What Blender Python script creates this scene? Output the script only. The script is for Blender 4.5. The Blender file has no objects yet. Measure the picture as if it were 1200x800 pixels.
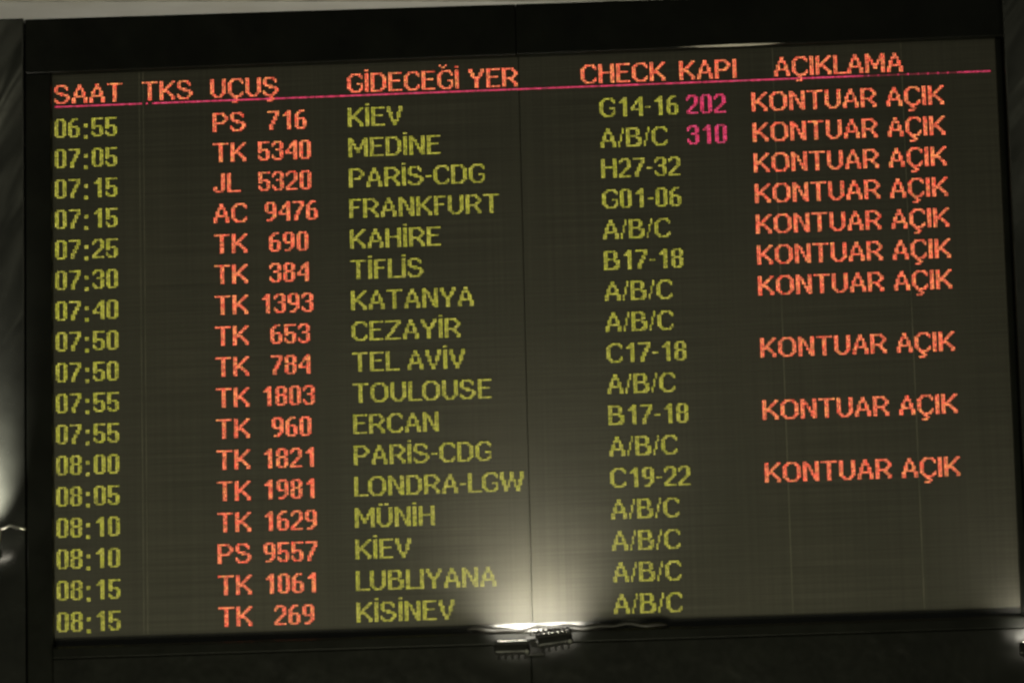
import bpy, bmesh, math, random
from mathutils import Vector, Matrix
random.seed(7)
S = bpy.context.scene
COL = S.collection
ZC = 5.2                       # height of the board's centre above the hall floor

# ------------------------------------------------------------------ camera
cam_d = bpy.data.cameras.new('camera'); cam = bpy.data.objects.new('camera', cam_d); COL.objects.link(cam)
R = ((0.9979973470, 0.0355516212, 0.0523199543),
     (0.0583980568, -0.1999613699, -0.9780619191),
     (-0.0243097171, 0.9791585841, -0.2016370622))
M = Matrix.Identity(4)
for i in range(3):
    for j in range(3): M[i][j] = R[i][j]
M.translation = Vector((0.71889410, -14.40359055, -2.98562552 + ZC))
cam.matrix_world = M
cam_d.sensor_width = 36.0; cam_d.sensor_fit = 'HORIZONTAL'
cam_d.lens = 5500.0 * 36.0 / 1200.0
cam_d.clip_start = 0.05; cam_d.clip_end = 200
cam_d.dof.use_dof = True; cam_d.dof.aperture_fstop = 4.0; cam_d.dof.focus_distance = 17.5
S.camera = cam
S.view_settings.view_transform = 'Standard'; S.view_settings.look = 'None'
S.view_settings.exposure = 0.0; S.view_settings.gamma = 1.0
S.cycles.filter_width = 1.9

# ------------------------------------------------------------------ world + room and fill light (dark hall)
w = bpy.data.worlds.new('World'); S.world = w; w.use_nodes = True
bg = w.node_tree.nodes['Background']
bg.inputs[0].default_value = (0.86, 0.9, 0.72, 1); bg.inputs[1].default_value = 0.035

def lamp_area(name, loc, target, size, power, col, size_y=None, spread=math.pi):
    d = bpy.data.lights.new(name, 'AREA'); d.energy = power; d.color = col
    d.shape = 'RECTANGLE'; d.size = size; d.size_y = size_y or size; d.spread = spread
    o = bpy.data.objects.new(name, d); COL.objects.link(o)
    o.location = loc
    o.rotation_euler = (Vector(target) - Vector(loc)).to_track_quat('-Z', 'Y').to_euler()
    return o
WARM = (1.0, 0.965, 0.66)
lamp_area('wall_fill_light', (-0.6, 0.45, ZC+.55), (-0.6, 0.85, ZC+1.35), 3.2, 13.0, (1, .95, .86), .08)  # added light hidden behind the cabinet, brightens the wall strip
lamp_area('low_fill_light', (-0.5, -3.0, ZC-3.0), (-0.3, 0, ZC-.9), 2.2, 112.0, WARM, 1.0)  # added fill from low in front, lifts the lower board face
lamp_area('hall_ceiling_light', (-4.5, -9.0, ZC+3.5), (0, 0, ZC), 1.4, 20.0, WARM, .5)
lamp_area('hall_ceiling_light', (3.5, -11.0, ZC+3.5), (0, 0, ZC), 1.4, 16.0, WARM, .5)

# ------------------------------------------------------------------ helpers
def tag(o, label=None, cat=None, group=None, kind=None):
    if label: o['label'] = label
    if cat: o['category'] = cat
    if group: o['group'] = group
    if kind: o['kind'] = kind
    return o
def empty(name, loc, label, cat, group=None):
    o = bpy.data.objects.new(name, None); COL.objects.link(o); o.location = loc
    o.empty_display_size = .1
    return tag(o, label, cat, group)
def link(name, bm, mat, parent=None, smooth=False, label=None):
    me = bpy.data.meshes.new(name); bm.normal_update(); bm.to_mesh(me); bm.free()
    if smooth:
        for p in me.polygons: p.use_smooth = True
    for q in (mat if isinstance(mat, tuple) else (mat,)): me.materials.append(q)
    o = bpy.data.objects.new(name, me); COL.objects.link(o)
    if parent: o.parent = parent
    if label: o['label'] = label
    return o
def box(bm, x0, x1, y0, y1, z0, z1, bev=0.0, seg=3):
    b = bmesh.new()
    bmesh.ops.create_cube(b, size=1)
    for v in b.verts:
        v.co = Vector(((x0+x1)/2 + v.co.x*(x1-x0), (y0+y1)/2 + v.co.y*(y1-y0), (z0+z1)/2 + v.co.z*(z1-z0)))
    if bev: bmesh.ops.bevel(b, geom=b.edges[:], offset=bev, segments=seg, affect='EDGES', profile=.5)
    me = bpy.data.meshes.new('tmp'); b.to_mesh(me); b.free(); bm.from_mesh(me); bpy.data.meshes.remove(me)
    return bm
def extrude_profile(bm, prof, x0, x1, n=1, wob=None):
    """sweep a YZ polyline along X (closed caps when the profile is closed)"""
    rings = []
    for i in range(n+1):
        x = x0 + (x1-x0)*i/n
        rings.append([bm.verts.new((x, y, z)) for y, z in prof])
    k = len(prof)
    for i in range(n):
        for j in range(k):
            a, b = rings[i], rings[i+1]
            bm.faces.new((a[j], a[(j+1) % k], b[(j+1) % k], b[j]))
    bm.faces.new(rings[0][::-1]); bm.faces.new(rings[-1])
    bmesh.ops.recalc_face_normals(bm, faces=bm.faces[:])
    return bm
def tube(bm, pts, rad, n=10):
    pts = [Vector(p) for p in pts]; rings = []
    for i, p in enumerate(pts):
        t = (pts[min(i+1, len(pts)-1)] - pts[max(i-1, 0)]).normalized()
        a = t.cross(Vector((0, 0, 1)));
        if a.length < 1e-3: a = t.cross(Vector((1, 0, 0)))
        a.normalize(); b = t.cross(a)
        r = rad[i] if isinstance(rad, list) else rad
        rings.append([bm.verts.new(p + a*math.cos(2*math.pi*k/n)*r + b*math.sin(2*math.pi*k/n)*r) for k in range(n)])
    for i in range(len(rings)-1):
        for k in range(n):
            bm.faces.new((rings[i][k], rings[i][(k+1) % n], rings[i+1][(k+1) % n], rings[i+1][k]))
    bm.faces.new(rings[0][::-1]); bm.faces.new(rings[-1])
    bmesh.ops.recalc_face_normals(bm, faces=bm.faces[:])
    return bm

# ------------------------------------------------------------------ materials
def new_mat(name):
    m = bpy.data.materials.new(name); m.use_nodes = True
    nt = m.node_tree; b = nt.nodes['Principled BSDF']
    return m, nt, b
def N(nt, t, **kw):
    n = nt.nodes.new(t)
    for k, v in kw.items(): setattr(n, k, v)
    return n
def ramp(nt, fac, stops):
    r = N(nt, 'ShaderNodeValToRGB')
    r.color_ramp.elements[0].position = stops[0][0]; r.color_ramp.elements[0].color = (*stops[0][1], 1)
    r.color_ramp.elements[1].position = stops[-1][0]; r.color_ramp.elements[1].color = (*stops[-1][1], 1)
    for p, c in stops[1:-1]:
        e = r.color_ramp.elements.new(p); e.color = (*c, 1)
    nt.links.new(fac, r.inputs[0]); return r
def coords(nt, scale=(1, 1, 1), rot=(0, 0, 0)):
    tc = N(nt, 'ShaderNodeTexCoord'); mp = N(nt, 'ShaderNodeMapping')
    mp.inputs['Scale'].default_value = scale
    src = tc.outputs['Object']
    if any(rot):                                     # turn first, then stretch: slanting streaks
        m0 = N(nt, 'ShaderNodeMapping'); m0.inputs['Rotation'].default_value = rot
        nt.links.new(src, m0.inputs[0]); src = m0.outputs[0]
    nt.links.new(src, mp.inputs[0]); return mp.outputs[0]
def noise(nt, vec, scale, detail=3, rough=.5, dist=0):
    n = N(nt, 'ShaderNodeTexNoise'); n.inputs['Scale'].default_value = scale
    n.inputs['Detail'].default_value = detail; n.inputs['Roughness'].default_value = rough
    n.inputs['Distortion'].default_value = dist
    nt.links.new(vec, n.inputs['Vector']); return n.outputs['Fac']

def black_plastic(name, base, rough, bump=.25, scale=(3, 3, 1.2), rot=(0, .5, 0), dist=.01, spec=.5):
    m, nt, b = new_mat(name)
    v = coords(nt)
    f = noise(nt, v, 9, 5)
    c = ramp(nt, f, [(.3, tuple(x*.7 for x in base)), (.7, tuple(x*1.3 for x in base))])
    nt.links.new(c.outputs[0], b.inputs['Base Color'])
    f2 = noise(nt, v, 40, 4)
    rr = N(nt, 'ShaderNodeMapRange'); rr.inputs[3].default_value = rough*.75; rr.inputs[4].default_value = rough*1.25
    nt.links.new(f2, rr.inputs[0]); nt.links.new(rr.outputs[0], b.inputs['Roughness'])
    b.inputs['Specular IOR Level'].default_value = spec
    big = noise(nt, coords(nt, scale, rot), 3.2, 1.5, .4, .8)
    bp = N(nt, 'ShaderNodeBump'); bp.inputs['Strength'].default_value = bump; bp.inputs['Distance'].default_value = dist
    nt.links.new(big, bp.inputs['Height']); nt.links.new(bp.outputs[0], b.inputs['Normal'])
    return m
M_RAIL = black_plastic('black_housing_paint', (.0045, .005, .0039), .42, .2, spec=.13)
M_SIDE = black_plastic('black_cladding_gloss', (.008, .0085, .0075), .25, .3, (2.4, 2, .5), (0, -.6, 0), .02, spec=.45)
M_LEDGE = black_plastic('dark_ledge_paint', (.012, .012, .010), .24, .25, (6, 3, 3), (0, 0, 0), .003, spec=.8)
M_SKIRT = black_plastic('black_skirt_satin', (.005, .0055, .0043), .34, .5, (2.4, 2, 2.0), (0, .9, 0), .014, spec=.28)
M_LAMP = black_plastic('black_lamp_enamel', (.004, .004, .0035), .34, .3, (9, 9, 9), (0, 0, 0), .004, spec=.3)
M_CABLE = black_plastic('black_cable_rubber', (.007, .006, .005), .5, .5, (12, 12, 12), (0, 0, 0), .003)
def plain_metal(name, col, rough):
    m, nt, b = new_mat(name); b.inputs['Metallic'].default_value = 1
    f = noise(nt, coords(nt), 60, 3)
    c = ramp(nt, f, [(.3, tuple(x*.8 for x in col)), (.7, col)])
    nt.links.new(c.outputs[0], b.inputs['Base Color']); b.inputs['Roughness'].default_value = rough
    return m
M_METAL = plain_metal('bare_steel', (.6, .59, .54), .32)
def seam_mat():
    m, nt, b = new_mat('dull_aluminium_trim')
    f = noise(nt, coords(nt, (1, 1, .3)), 25, 4)
    c = ramp(nt, f, [(.3, (.05, .05, .038)), (.7, (.2, .195, .145))])
    nt.links.new(c.outputs[0], b.inputs['Base Color']); b.inputs['Roughness'].default_value = .45
    return m
M_SEAM = seam_mat()
M_HIGHLIGHT = black_plastic('pale_highlight_paint', (.42, .41, .37), .5, .1)  # pale colour imitating a highlight on the top rail's lip
def wall_mat():
    m, nt, b = new_mat('pale_grey_wall_paint')
    f = noise(nt, coords(nt, (1, 1, 6)), 2.2, 6, .6)
    c = ramp(nt, f, [(.3, (.5, .48, .41)), (.7, (.62, .61, .55))])
    nt.links.new(c.outputs[0], b.inputs['Base Color']); b.inputs['Roughness'].default_value = .8
    return m
M_WALL = wall_mat()

PX, NCOL, NROW = 0.00625, 480, 292
H = 1.8075005; PZ = H / NROW
def panel_mat():
    """unlit LED face: grid of dark lenses in a brown-grey louvred mask, a little uneven from row to row"""
    m, nt, b = new_mat('unlit_led_face')
    tc = N(nt, 'ShaderNodeTexCoord'); sep = N(nt, 'ShaderNodeSeparateXYZ'); nt.links.new(tc.outputs['Object'], sep.inputs[0])
    def math_(op, a, bb=None):
        n = N(nt, 'ShaderNodeMath', operation=op)
        for i, q in enumerate((a, bb)):
            if q is None: continue
            if isinstance(q, (int, float)): n.inputs[i].default_value = q
            else: nt.links.new(q, n.inputs[i])
        return n.outputs[0]
    fx = math_('SUBTRACT', math_('FRACT', math_('DIVIDE', sep.outputs[0], PX)), .5)
    fz = math_('SUBTRACT', math_('FRACT', math_('DIVIDE', sep.outputs[2], PZ)), .5)
    r = math_('SQRT', math_('ADD', math_('MULTIPLY', fx, fx), math_('MULTIPLY', fz, fz)))
    lens = ramp(nt, r, [(.3, (1, 1, 1)), (.42, (0, 0, 0))])
    rows = noise(nt, coords(nt, (.5, 1, 70)), 3, 5, .75)         # streaks along the louvres
    cols = noise(nt, coords(nt, (60, 1, .4)), 2, 3, .7)
    blot = noise(nt, coords(nt), 2.2, 4, .6)
    cr = ramp(nt, rows, [(.32, (.026, .025, .0195)), (.68, (.060, .058, .047))])
    cc = ramp(nt, cols, [(.3, (.82, .82, .82)), (.7, (1.12, 1.12, 1.12))])
    cb = ramp(nt, blot, [(.3, (.88, .9, .9)), (.7, (1.1, 1.08, 1.06))])
    def mix(a, bcol, mode, fac):
        x = N(nt, 'ShaderNodeMix', data_type='RGBA', blend_type=mode)
        if isinstance(fac, float): x.inputs[0].default_value = fac
        else: nt.links.new(fac, x.inputs[0])
        nt.links.new(a, x.inputs[6])
        if isinstance(bcol, tuple): x.inputs[7].default_value = (*bcol, 1)
        else: nt.links.new(bcol, x.inputs[7])
        return x.outputs[2]
    c = mix(cr.outputs[0], cc.outputs[0], 'MULTIPLY', 1.0)
    c = mix(c, cb.outputs[0], 'MULTIPLY', 1.0)
    oi = N(nt, 'ShaderNodeObjectInfo')                            # modules differ a little in tone
    tone = ramp(nt, oi.outputs['Random'], [(0, (.9, .91, .92)), (1, (1.1, 1.09, 1.06))])
    c = mix(c, tone.outputs[0], 'MULTIPLY', 1.0)
    c = mix(c, (.072, .07, .058), 'MIX', math_('MULTIPLY', lens.outputs[0], .28))
    nt.links.new(c, b.inputs['Base Color'])
    b.inputs['Roughness'].default_value = .55; b.inputs['Specular IOR Level'].default_value = .3
    bp = N(nt, 'ShaderNodeBump'); bp.inputs['Strength'].default_value = .3; bp.inputs['Distance'].default_value = .002
    nt.links.new(lens.outputs[0], bp.inputs['Height']); nt.links.new(bp.outputs[0], b.inputs['Normal'])
    return m
M_PANEL = panel_mat()
def led_mat(name, cols, strength):
    """lit two-colour LED dots: hue and output differ a little from dot to dot"""
    m, nt, b = new_mat(name)
    tc = N(nt, 'ShaderNodeTexCoord')
    f = noise(nt, tc.outputs['Object'], 95, 2, .8)
    c = ramp(nt, f, [(.33, cols[0]), (.5, cols[1]), (.68, cols[2])])
    g = noise(nt, tc.outputs['Object'], 120, 3, .8)
    mr = N(nt, 'ShaderNodeMapRange'); mr.inputs[1].default_value = .3; mr.inputs[2].default_value = .7
    mr.inputs[3].default_value = strength*.45; mr.inputs[4].default_value = strength*1.6
    nt.links.new(g, mr.inputs[0])
    nt.links.new(c.outputs[0], b.inputs['Emission Color']); nt.links.new(mr.outputs[0], b.inputs['Emission Strength'])
    b.inputs['Base Color'].default_value = (.05, .05, .045, 1); b.inputs['Roughness'].default_value = .4
    return m
M_RED = (led_mat('red_led_core', [(1, .10, .05), (1, .26, .13), (1, .48, .12)], 2.0), led_mat('red_led_rim', [(1, .02, .01), (1, .035, .02), (1, .06, .02)], .62))
M_GREEN = (led_mat('yellow_green_led_core', [(.44, .46, .03), (.62, .57, .07), (.7, .63, .15)], 1.32), led_mat('yellow_green_led_rim', [(.26, .28, .008), (.3, .3, .01), (.32, .3, .02)], .62))
M_PINK = (led_mat('magenta_led_core', [(1, .05, .15), (1, .08, .23), (.95, .13, .32)], 1.25), led_mat('magenta_led_rim', [(.8, .01, .07), (.85, .015, .1), (.8, .03, .12)], .7))
M_RULE = (led_mat('crimson_led_core', [(.8, .04, .13), (.95, .06, .2), (.9, .13, .28)], 1.25), led_mat('crimson_led_rim', [(.7, .01, .06), (.8, .015, .08), (.75, .02, .1)], .6))
M_WEAK = led_mat('worn_crimson_led', [(.5, .01, .05), (.6, .02, .08), (.5, .04, .12)], .22)
def bulb_mat():
    m, nt, b = new_mat('glowing_lamp_glass')
    b.inputs['Emission Color'].default_value = (1, .93, .75, 1); b.inputs['Emission Strength'].default_value = 25
    b.inputs['Roughness'].default_value = .1
    return m
M_BULB = bulb_mat()

# ------------------------------------------------------------------ the setting: wall behind and soffit
bm = bmesh.new(); box(bm, -6, 6, 0, .15, -3, 1.3535)
wl = link('wall', bm, M_WALL); wl.location = (0, .95, ZC); wl.rotation_euler = (0, 0, math.radians(8))
tag(wl, 'pale grey painted wall showing as a strip above the black display', 'wall')

bm = bmesh.new(); box(bm, -6, 6, -.02, .3, 1.354, 1.9, .004)
sf = link('ceiling_beam', bm, black_plastic('olive_beam_paint', (.2, .2, .15), .7, .1)); sf.location = (0, .95, ZC); sf.rotation_euler = (0, 0, math.radians(8))
tag(sf, 'dark olive ceiling beam edging the top of the pale wall strip', 'beam')

# ------------------------------------------------------------------ the flight board
board = empty('flight_board', (0, 0, ZC), 'large black LED departure board with red and yellow-green flight rows', 'departure board')
W2 = 1.5; H2 = H/2
# face modules
SEAMS = [-.0, 46.6, 238.5, 367.5, 432.4, 480.0]
for i in range(5):
    x0 = -W2 + SEAMS[i]*PX + ((.0011 if i == 2 else .0003) if i else -.02); x1 = -W2 + SEAMS[i+1]*PX - ((.0011 if i == 1 else .0003) if i < 4 else -.02)
    bm = bmesh.new(); box(bm, x0, x1, 0, .03, -H2-.004, H2+.01)
    link('led_panel', bm, M_PANEL, board)
bm = bmesh.new(); box(bm, -1.581, 1.545, .034, .3, -1.2, 1.068)
link('cabinet_back', bm, M_RAIL, board)
for s, y in ((46.6, -.0012), (44.6, -.0008), (367.5, -.0008), (432.4, -.002)):
    bm = bmesh.new(); x = -W2 + s*PX
    wd = .0006 if s < 50 else .001; box(bm, x-wd, x+wd, y, .0008, -H2, H2)
    link('seam_trim', bm, M_SEAM, board)
JX = -.013                                       # the joint between the two cabinet halves
for a, b_ in ((-1.583, JX-.0005), (JX+.0005, 1.6)):
    bm = bmesh.new(); box(bm, a, b_, -.035, .032, H2, 1.076, .004)
    for v in bm.verts:
        if v.co.z > 1: v.co.z -= .0085*(v.co.x - (-.8))       # the top edge sags a little towards the right
    link('top_rail', bm, M_RAIL, board)
bm = bmesh.new(); box(bm, -1.583, -1.5, -.033, .031, -1.2, H2-.001, .005)
link('side_rail', bm, M_RAIL, board)
bm = bmesh.new(); box(bm, 1.4985, 1.52, -.012, .031, -H2-.03, H2-.001, .004)
link('side_rail', bm, M_RAIL, board)
for a, b_ in ((-1.499, JX-.0005), (JX+.0005, 1.75)):
    bm = bmesh.new()
    extrude_profile(bm, [(.03, -H2-.003), (0, -H2-.003), (.0025, -H2-.031), (-.030, -H2-.034), (-.044, -H2-.041), (.03, -H2-.041)], a, b_)
    link('bottom_ledge', bm, M_LEDGE, board)
    bm = bmesh.new(); box(bm, a, b_, -.056, .03, -H2-.075, -H2-.0422, .003)
    link('bottom_rail', bm, M_RAIL, board)
    bm = bmesh.new(); box(bm, a, b_, -.05, .02, -1.5, -H2-.0765, .003)
    link('skirt_panel', bm, M_SKIRT, board)

# pale sliver standing in for a reflected highlight along part of the top edge
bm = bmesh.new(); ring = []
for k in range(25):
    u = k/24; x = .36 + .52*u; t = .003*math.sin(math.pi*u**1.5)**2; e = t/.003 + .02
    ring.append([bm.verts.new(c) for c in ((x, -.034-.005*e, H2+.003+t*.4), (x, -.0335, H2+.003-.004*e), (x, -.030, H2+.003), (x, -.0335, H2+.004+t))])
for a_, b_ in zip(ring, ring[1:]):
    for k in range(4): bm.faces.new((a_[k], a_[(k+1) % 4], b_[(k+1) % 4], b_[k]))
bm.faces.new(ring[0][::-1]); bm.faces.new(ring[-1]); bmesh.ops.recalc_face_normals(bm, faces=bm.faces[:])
link('edge_highlight', bm, M_HIGHLIGHT, board)

# ------------------------------------------------------------------ lettering: a 10-row LED alphabet with two-dot stems
G = {}
def g(ch, rows, top=0):
    rows = rows.split('/'); G[ch] = (max(len(r) for r in rows), top, rows)
BASE = {
'A': '...##/...##/..####/..#..#/.##..##/.##..##/.######/##....##/##....##/##....##',
'B': '######/##...##/##...##/##...##/######/##...###/##....##/##....##/##...###/#######',
'C': '..#####/.##...##/##.....#/##/##/##/##/##.....#/.##...##/..#####',
'D': '######/##...##/##....##/##....##/##....##/##....##/##....##/##....##/##...##/######',
'E': '#######/##/##/##/######/##/##/##/##/#######',
'F': '######/##/##/##/#####/##/##/##/##/##',
'G': '..#####/.##...##/##.....#/##/##/##...###/##.....#/##.....#/.##...##/..#####',
'H': '##....##/##....##/##....##/##....##/########/##....##/##....##/##....##/##....##/##....##',
'I': '##/##/##/##/##/##/##/##/##/##',
'J': '....##/....##/....##/....##/....##/....##/....##/##..##/##..##/.####',
'K': '##....##/##...##/##..##/##.##/####/#####/##..##/##...##/##....##/##....##',
'L': '##/##/##/##/##/##/##/##/##/#######',
'M': '##......##/###....###/###....###/####..####/##.#..#.##/##.####.##/##..##..##/##..##..##/##......##/##......##',
'N': '##....##/###...##/####..##/##.#..##/##.##.##/##..#.##/##..####/##...###/##...###/##....##',
'O': '..#####/.##...##/##.....##/##.....##/##.....##/##.....##/##.....##/##.....##/.##...##/..#####',
'P': '######/##...##/##....##/##....##/##...##/######/##/##/##/##',
'R': '######/##...##/##....##/##....##/##...##/######/##..##/##...##/##....##/##....##',
'S': '.#####/##...##/##....#/##/.####/...####/......##/#.....##/##...##/.#####',
'T': '########/...##/...##/...##/...##/...##/...##/...##/...##/...##',
'U': '##....##/##....##/##....##/##....##/##....##/##....##/##....##/##....##/.##..##/..####',
'V': '##....##/##....##/##....##/.##..##/.##..##/.##..##/..#..#/..####/...##/...##',
'W': '##...##...##/##...##...##/##...##...##/##...##...##/.##.####.##/.##.#..#.##/.##.#..#.##/..###..###/..##....##/..##....##',
'Y': '##....##/##....##/.##..##/.##..##/..####/...##/...##/...##/...##/...##',
'Z': '########/......##/.....##/....##/...##/...##/..##/.##/##/########',
'0': '.####/##..##/##..##/##..##/##..##/##..##/##..##/##..##/##..##/.####',
'1': '...##/..###/.####/...##/...##/...##/...##/...##/...##/...##',
'2': '.####/##..##/#...##/....##/....##/...##/..##/.##/##/######',
'3': '.####/##..##/#...##/....##/..###/....##/....##/#...##/##..##/.####',
'4': '....##/...###/..####/..#.##/.#..##/##..##/######/....##/....##/....##',
'5': '######/##/##/##/#####/##..##/....##/#...##/##..##/.####',
'6': '..###/.##/##/##/#####/##..##/##..##/##..##/##..##/.####',
'7': '######/....##/....##/...##/...##/..##/..##/.##/.##/.##',
'8': '.####/##..##/##..##/##..##/.####/##..##/##..##/##..##/##..##/.####',
'9': '.####/##..##/##..##/##..##/##..##/.#####/....##/....##/...##/.###',
':': '/././.##/.##/././././.##/.##',
'-': '/././././###/./././.',
'/': '..#/..#/..#/.#/.#/.#/.#/#/#/#',
}
for k, v in BASE.items(): g(k, v)
def accent(ch, base, above=None, below=None):
    rows = BASE[base].split('/'); top = 0
    if above: rows = above.split('/') + rows; top = len(above.split('/'))
    if below: rows = rows + below.split('/')
    G[ch] = (max(len(r) for r in rows), top, rows)
accent('İ', 'I', '##/'); accent('Ğ', 'G', '.#..#/..##/'); accent('Ü', 'U', '.##.##/')
accent('Ç', 'C', None, '...##/....##/..###'); accent('Ş', 'S', None, '...##/....##/..###')
ADV = {':': 5, '-': 4, '/': 4, ' ': 4, 'C': 9, 'Ç': 9, 'G': 9, 'Ğ': 9, 'L': 7, '1': 7, '4': 7, '7': 7, 'J': 7, 'F': 7}
def adv(ch):
    if ch in ADV: return ADV[ch]
    if ch.isdigit(): return 7
    return G[ch][0] + 1
def dot(bm, col, row, core=0, rim=1):
    """one lit LED: a low six-sided lens standing 3 mm proud of the face"""
    cx = -W2 + (col+.5)*PX; cz = H2 - (row+.5-.5)*PZ
    q = 1 if rim == 2 else random.choice((.74, .85, .95, 1, 1, 1.03)); r0, r1 = .0031*q, .0021*q     # ageing LEDs: some shine weaker
    a0 = [bm.verts.new((cx + r0*math.cos(math.pi/3*k), -.0004, cz + r0*math.sin(math.pi/3*k))) for k in range(6)]
    a1 = [bm.verts.new((cx + r1*math.cos(math.pi/3*k), -.0026, cz + r1*math.sin(math.pi/3*k))) for k in range(6)]
    for k in range(6): bm.faces.new((a0[k], a0[(k+1) % 6], a1[(k+1) % 6], a1[k])).material_index = rim
    bm.faces.new(a1).material_index = core
def text(name, s, col, base, mat, label):
    """every word is a part of its own; label gets the word"""
    x = col
    for word in s.split(' '):
        bm = bmesh.new()
        for ch in word:
            wd, top, rows = G[ch]
            for r, line in enumerate(rows):
                for c, q in enumerate(line):
                    if q == '#': dot(bm, x + c, base - 10 - top + r)
            x += adv(ch)
        x += 4
        link(name, bm, mat, board, label=label.replace('%', word))

# heading row and rule
for s, col in (('SAAT', 1), ('TKS', 45.5), ('UÇUŞ', 81), ('GİDECEĞİ YER', 151), ('CHECK', 270.5), ('KAPI', 320), ('AÇIKLAMA', 367.5)):
    text('column_heading', s, round(col), 16, M_RED, 'red column heading %')
bm = bmesh.new()
for c in range(1, 477):
    if 46 <= c <= 51 and c % 3: continue
    dot(bm, c, 17, *((2, 2) if 412 < c < 461 and c % 5 else (0, 1)))
link('heading_rule', bm, (*M_RULE, M_WEAK), board, label='thin crimson line under the column headings')
ROWS = [('06:55', 'PS', '716', 'KİEV', 'G14-16', '202', 1), ('07:05', 'TK', '5340', 'MEDİNE', 'A/B/C', '310', 1),
 ('07:15', 'JL', '5320', 'PARİS-CDG', 'H27-32', '', 1), ('07:15', 'AC', '9476', 'FRANKFURT', 'G01-06', '', 1),
 ('07:25', 'TK', '690', 'KAHİRE', 'A/B/C', '', 1), ('07:30', 'TK', '384', 'TİFLİS', 'B17-18', '', 1),
 ('07:40', 'TK', '1393', 'KATANYA', 'A/B/C', '', 1), ('07:50', 'TK', '653', 'CEZAYİR', 'A/B/C', '', 0),
 ('07:50', 'TK', '784', 'TEL AVİV', 'C17-18', '', 1), ('07:55', 'TK', '1803', 'TOULOUSE', 'A/B/C', '', 0),
 ('07:55', 'TK', '960', 'ERCAN', 'B17-18', '', 1), ('08:00', 'TK', '1821', 'PARİS-CDG', 'A/B/C', '', 0),
 ('08:05', 'TK', '1981', 'LONDRA-LGW', 'C19-22', '', 1), ('08:10', 'TK', '1629', 'MÜNİH', 'A/B/C', '', 0),
 ('08:10', 'PS', '9557', 'KİEV', 'A/B/C', '', 0), ('08:15', 'TK', '1061', 'LUBLIYANA', 'A/B/C', '', 0),
 ('08:15', 'TK', '269', 'KİSİNEV', 'A/B/C', '', 0)]
ORD = ['first', 'second', 'third', 'fourth', 'fifth', 'sixth', 'seventh', 'eighth', 'ninth', 'tenth', 'eleventh', 'twelfth',
       'thirteenth', 'fourteenth', 'fifteenth', 'sixteenth', 'bottom']
for k, (t, code, num, dest, chk, gate, st) in enumerate(ROWS):
    b0 = 34 + 16*k; row = ORD[k] + ' row'
    text('departure_time', t, 1, b0, M_GREEN, f'yellow-green time {t} in the {row}')
    start = 105 if len(num) == 4 else 110
    if code == 'AC': start = 108
    text('airline_code', code, 82, b0, M_RED, f'red airline code in the {row}')
    text('flight_number', num, start, b0, M_RED, f'red flight number % in the {row}')
    text('destination', dest, 151, b0, M_GREEN, f'yellow-green destination word % in the {row}')
    text('counter_code', chk, 279, b0, M_GREEN, f'yellow-green check-in counters % in the {row}')
    if gate: text('gate_number', gate, 323, b0, M_PINK, f'magenta gate number {gate} in the {row}')
    if st: text('status_message', 'KONTUAR AÇIK', 356, b0, M_RED, f'red status word % in the {row}')

# ------------------------------------------------------------------ black cladding either side
def cladding(name, x0, x1, y, z0, z1, label, rz=0):
    bm = bmesh.new(); box(bm, x0, x1, y, y+.3, z0, z1, .004)
    o = link(name, bm, M_SIDE); o.location = (0, 0, ZC); o.rotation_euler = (0, 0, rz)
    return tag(o, label, 'panel', 'black panels beside the departure board')
cladding('cladding_panel', -2.4, -1.5865, -.038, -1.5, 1.086, 'glossy black cladding panel left of the departure board, with a bright sheen')
cladding('cladding_panel', 1.523, 2.3, -.09, -H2-.03, 1.4, 'glossy black cladding panel right of the departure board')

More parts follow.
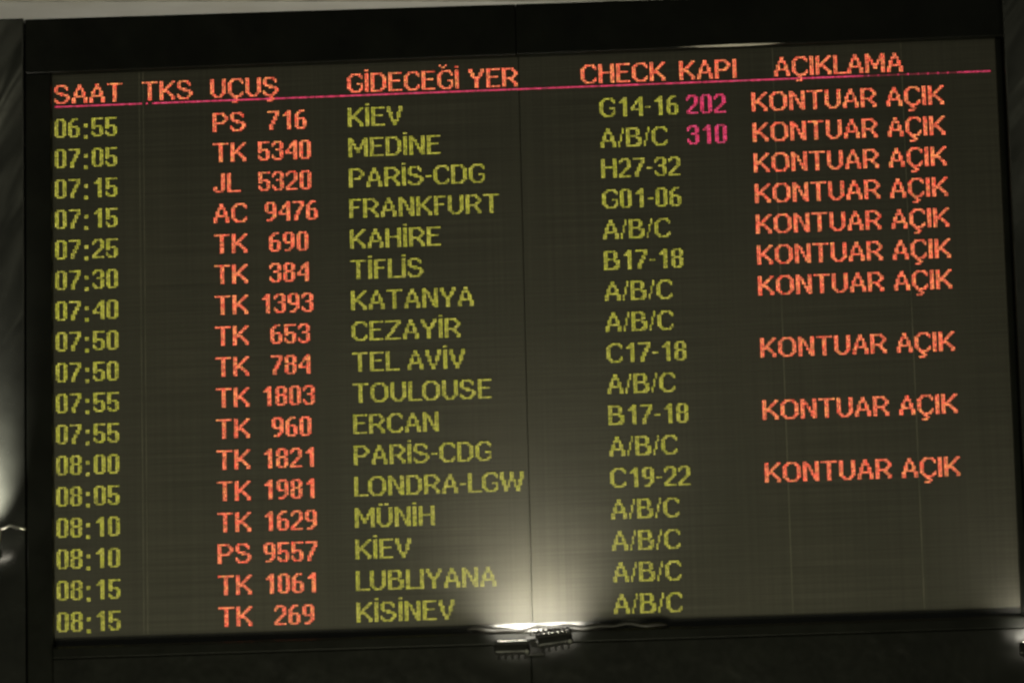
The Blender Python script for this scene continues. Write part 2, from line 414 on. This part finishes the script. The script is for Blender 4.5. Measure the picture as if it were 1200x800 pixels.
# ------------------------------------------------------------------ twin uplights clamped to the lower rail
def head_bm(x):
    bm = bmesh.new()
    box(bm, x-.055, x+.055, -.05, .0, -.032, .0, .007)
    for i in range(5):                                   # cooling fins underneath
        xx = x - .04 + .02*i
        box(bm, xx-.003, xx+.003, -.044, -.006, -.044, -.031)
    return bm
def uplight(loc, label, power, beam=(0, .42, 1), spill=.4, cone=120):
    root = empty('twin_uplight', loc, label, 'spotlight', 'uplights clamped under the departure board')
    for x, z, tilt in ((-.066, -.026, 0), (.064, -.004, 6)):
        h = link('lamp_head', head_bm(0), M_LAMP, root, True); h.location = (x, 0, z); h.rotation_euler = (0, math.radians(-tilt), 0)
        for p in h.data.polygons: p.use_smooth = False
        bm = bmesh.new(); box(bm, -.046, .046, -.042, -.008, -.0005, .008, .003)
        gl = link('lamp_glass', bm, M_BULB, h)
        bm = bmesh.new(); box(bm, -.057, .057, -.054, -.0485, -.004, .006, .002)
        link('glare_lip', bm, M_METAL if False else M_LAMP, h)
        bm = bmesh.new(); tube(bm, [(.047, -.052, -.03), (.047, -.066, -.03)], .006, 8)
        link('knob', bm, M_METAL, h)
    bm = bmesh.new()
    box(bm, -.012, .012, -.03, .085, -.024, -.012, .002); box(bm, -.03, .03, .07, .084, -.05, .01, .002)
    link('bracket', bm, M_LAMP, root)
    for x in (-.066, .066):
        for nm, pw, w_, aim, spread in (('uplight_beam', power, .09, beam, cone), ('uplight_spill', power*spill, .12, (0, 1, .3), 75)):
            if pw == 0: continue
            d = bpy.data.lights.new(nm, 'AREA'); d.energy = pw; d.color = (1, .94, .78)
            d.shape = 'RECTANGLE'; d.size = w_; d.size_y = .03; d.spread = math.radians(spread)
            o = bpy.data.objects.new(nm, d); COL.objects.link(o); o.parent = root
            o.location = (x, -.022, .026); o.rotation_euler = Vector(aim).to_track_quat('-Z', 'Y').to_euler()
    return root
top = uplight((0, -.14, ZC-H2-.064), 'pair of small black lamp heads under the middle of the board, over the joint', 1.35, spill=.24)
bm = bmesh.new(); tube(bm, [(0+.115*k/40, -.046+.006*math.sin(k*.9), .002+.011*k/40+.005*math.sin(k*1.25)) for k in range(41)], .0045, 8)
link('wire', bm, M_LAMP, top, True)
uplight((1.60, -.14, ZC-H2-.118), 'black twin lamp under the lower right corner of the board', 0.3, beam=(.15, .5, 1), spill=.6)
side = uplight((-1.765, -.125, ZC-.64), 'black twin lamp on the left cladding panel at the edge of view', 11, beam=(-.16, .46, 1), spill=.0, cone=54)
bm = bmesh.new(); tube(bm, [(.12, -.03, .055), (.15, -.034, .066), (.175, -.036, .058), (.20, -.04, .052)], .0045, 8)
tube(bm, [(.12, -.03, .055), (.11, -.03, .0), (.10, -.03, -.03)], .0045, 8)
link('wire', bm, M_METAL, side, True)

# cable lying in the ledge by the middle lamp
pts = []; rad = []
for i in range(60):
    u = i/59; x = -.21 + u*.62
    pts.append((x, -.040 - .004*math.sin(u*23), -H2-.0265 + .0035*math.sin(u*17+1) + .0025*math.sin(u*41)))
    rad.append((.0068 + .0032*math.sin(u*13+.6))*min(1, .3+u*9, .3+(1-u)*9))
bm = bmesh.new(); tube(bm, pts, rad, 12)
cb = link('power_cable', bm, M_CABLE, None, True); cb.location = (0, 0, ZC)
tag(cb, 'thick black cable lying along the lit ledge above the middle lamp', 'cable')
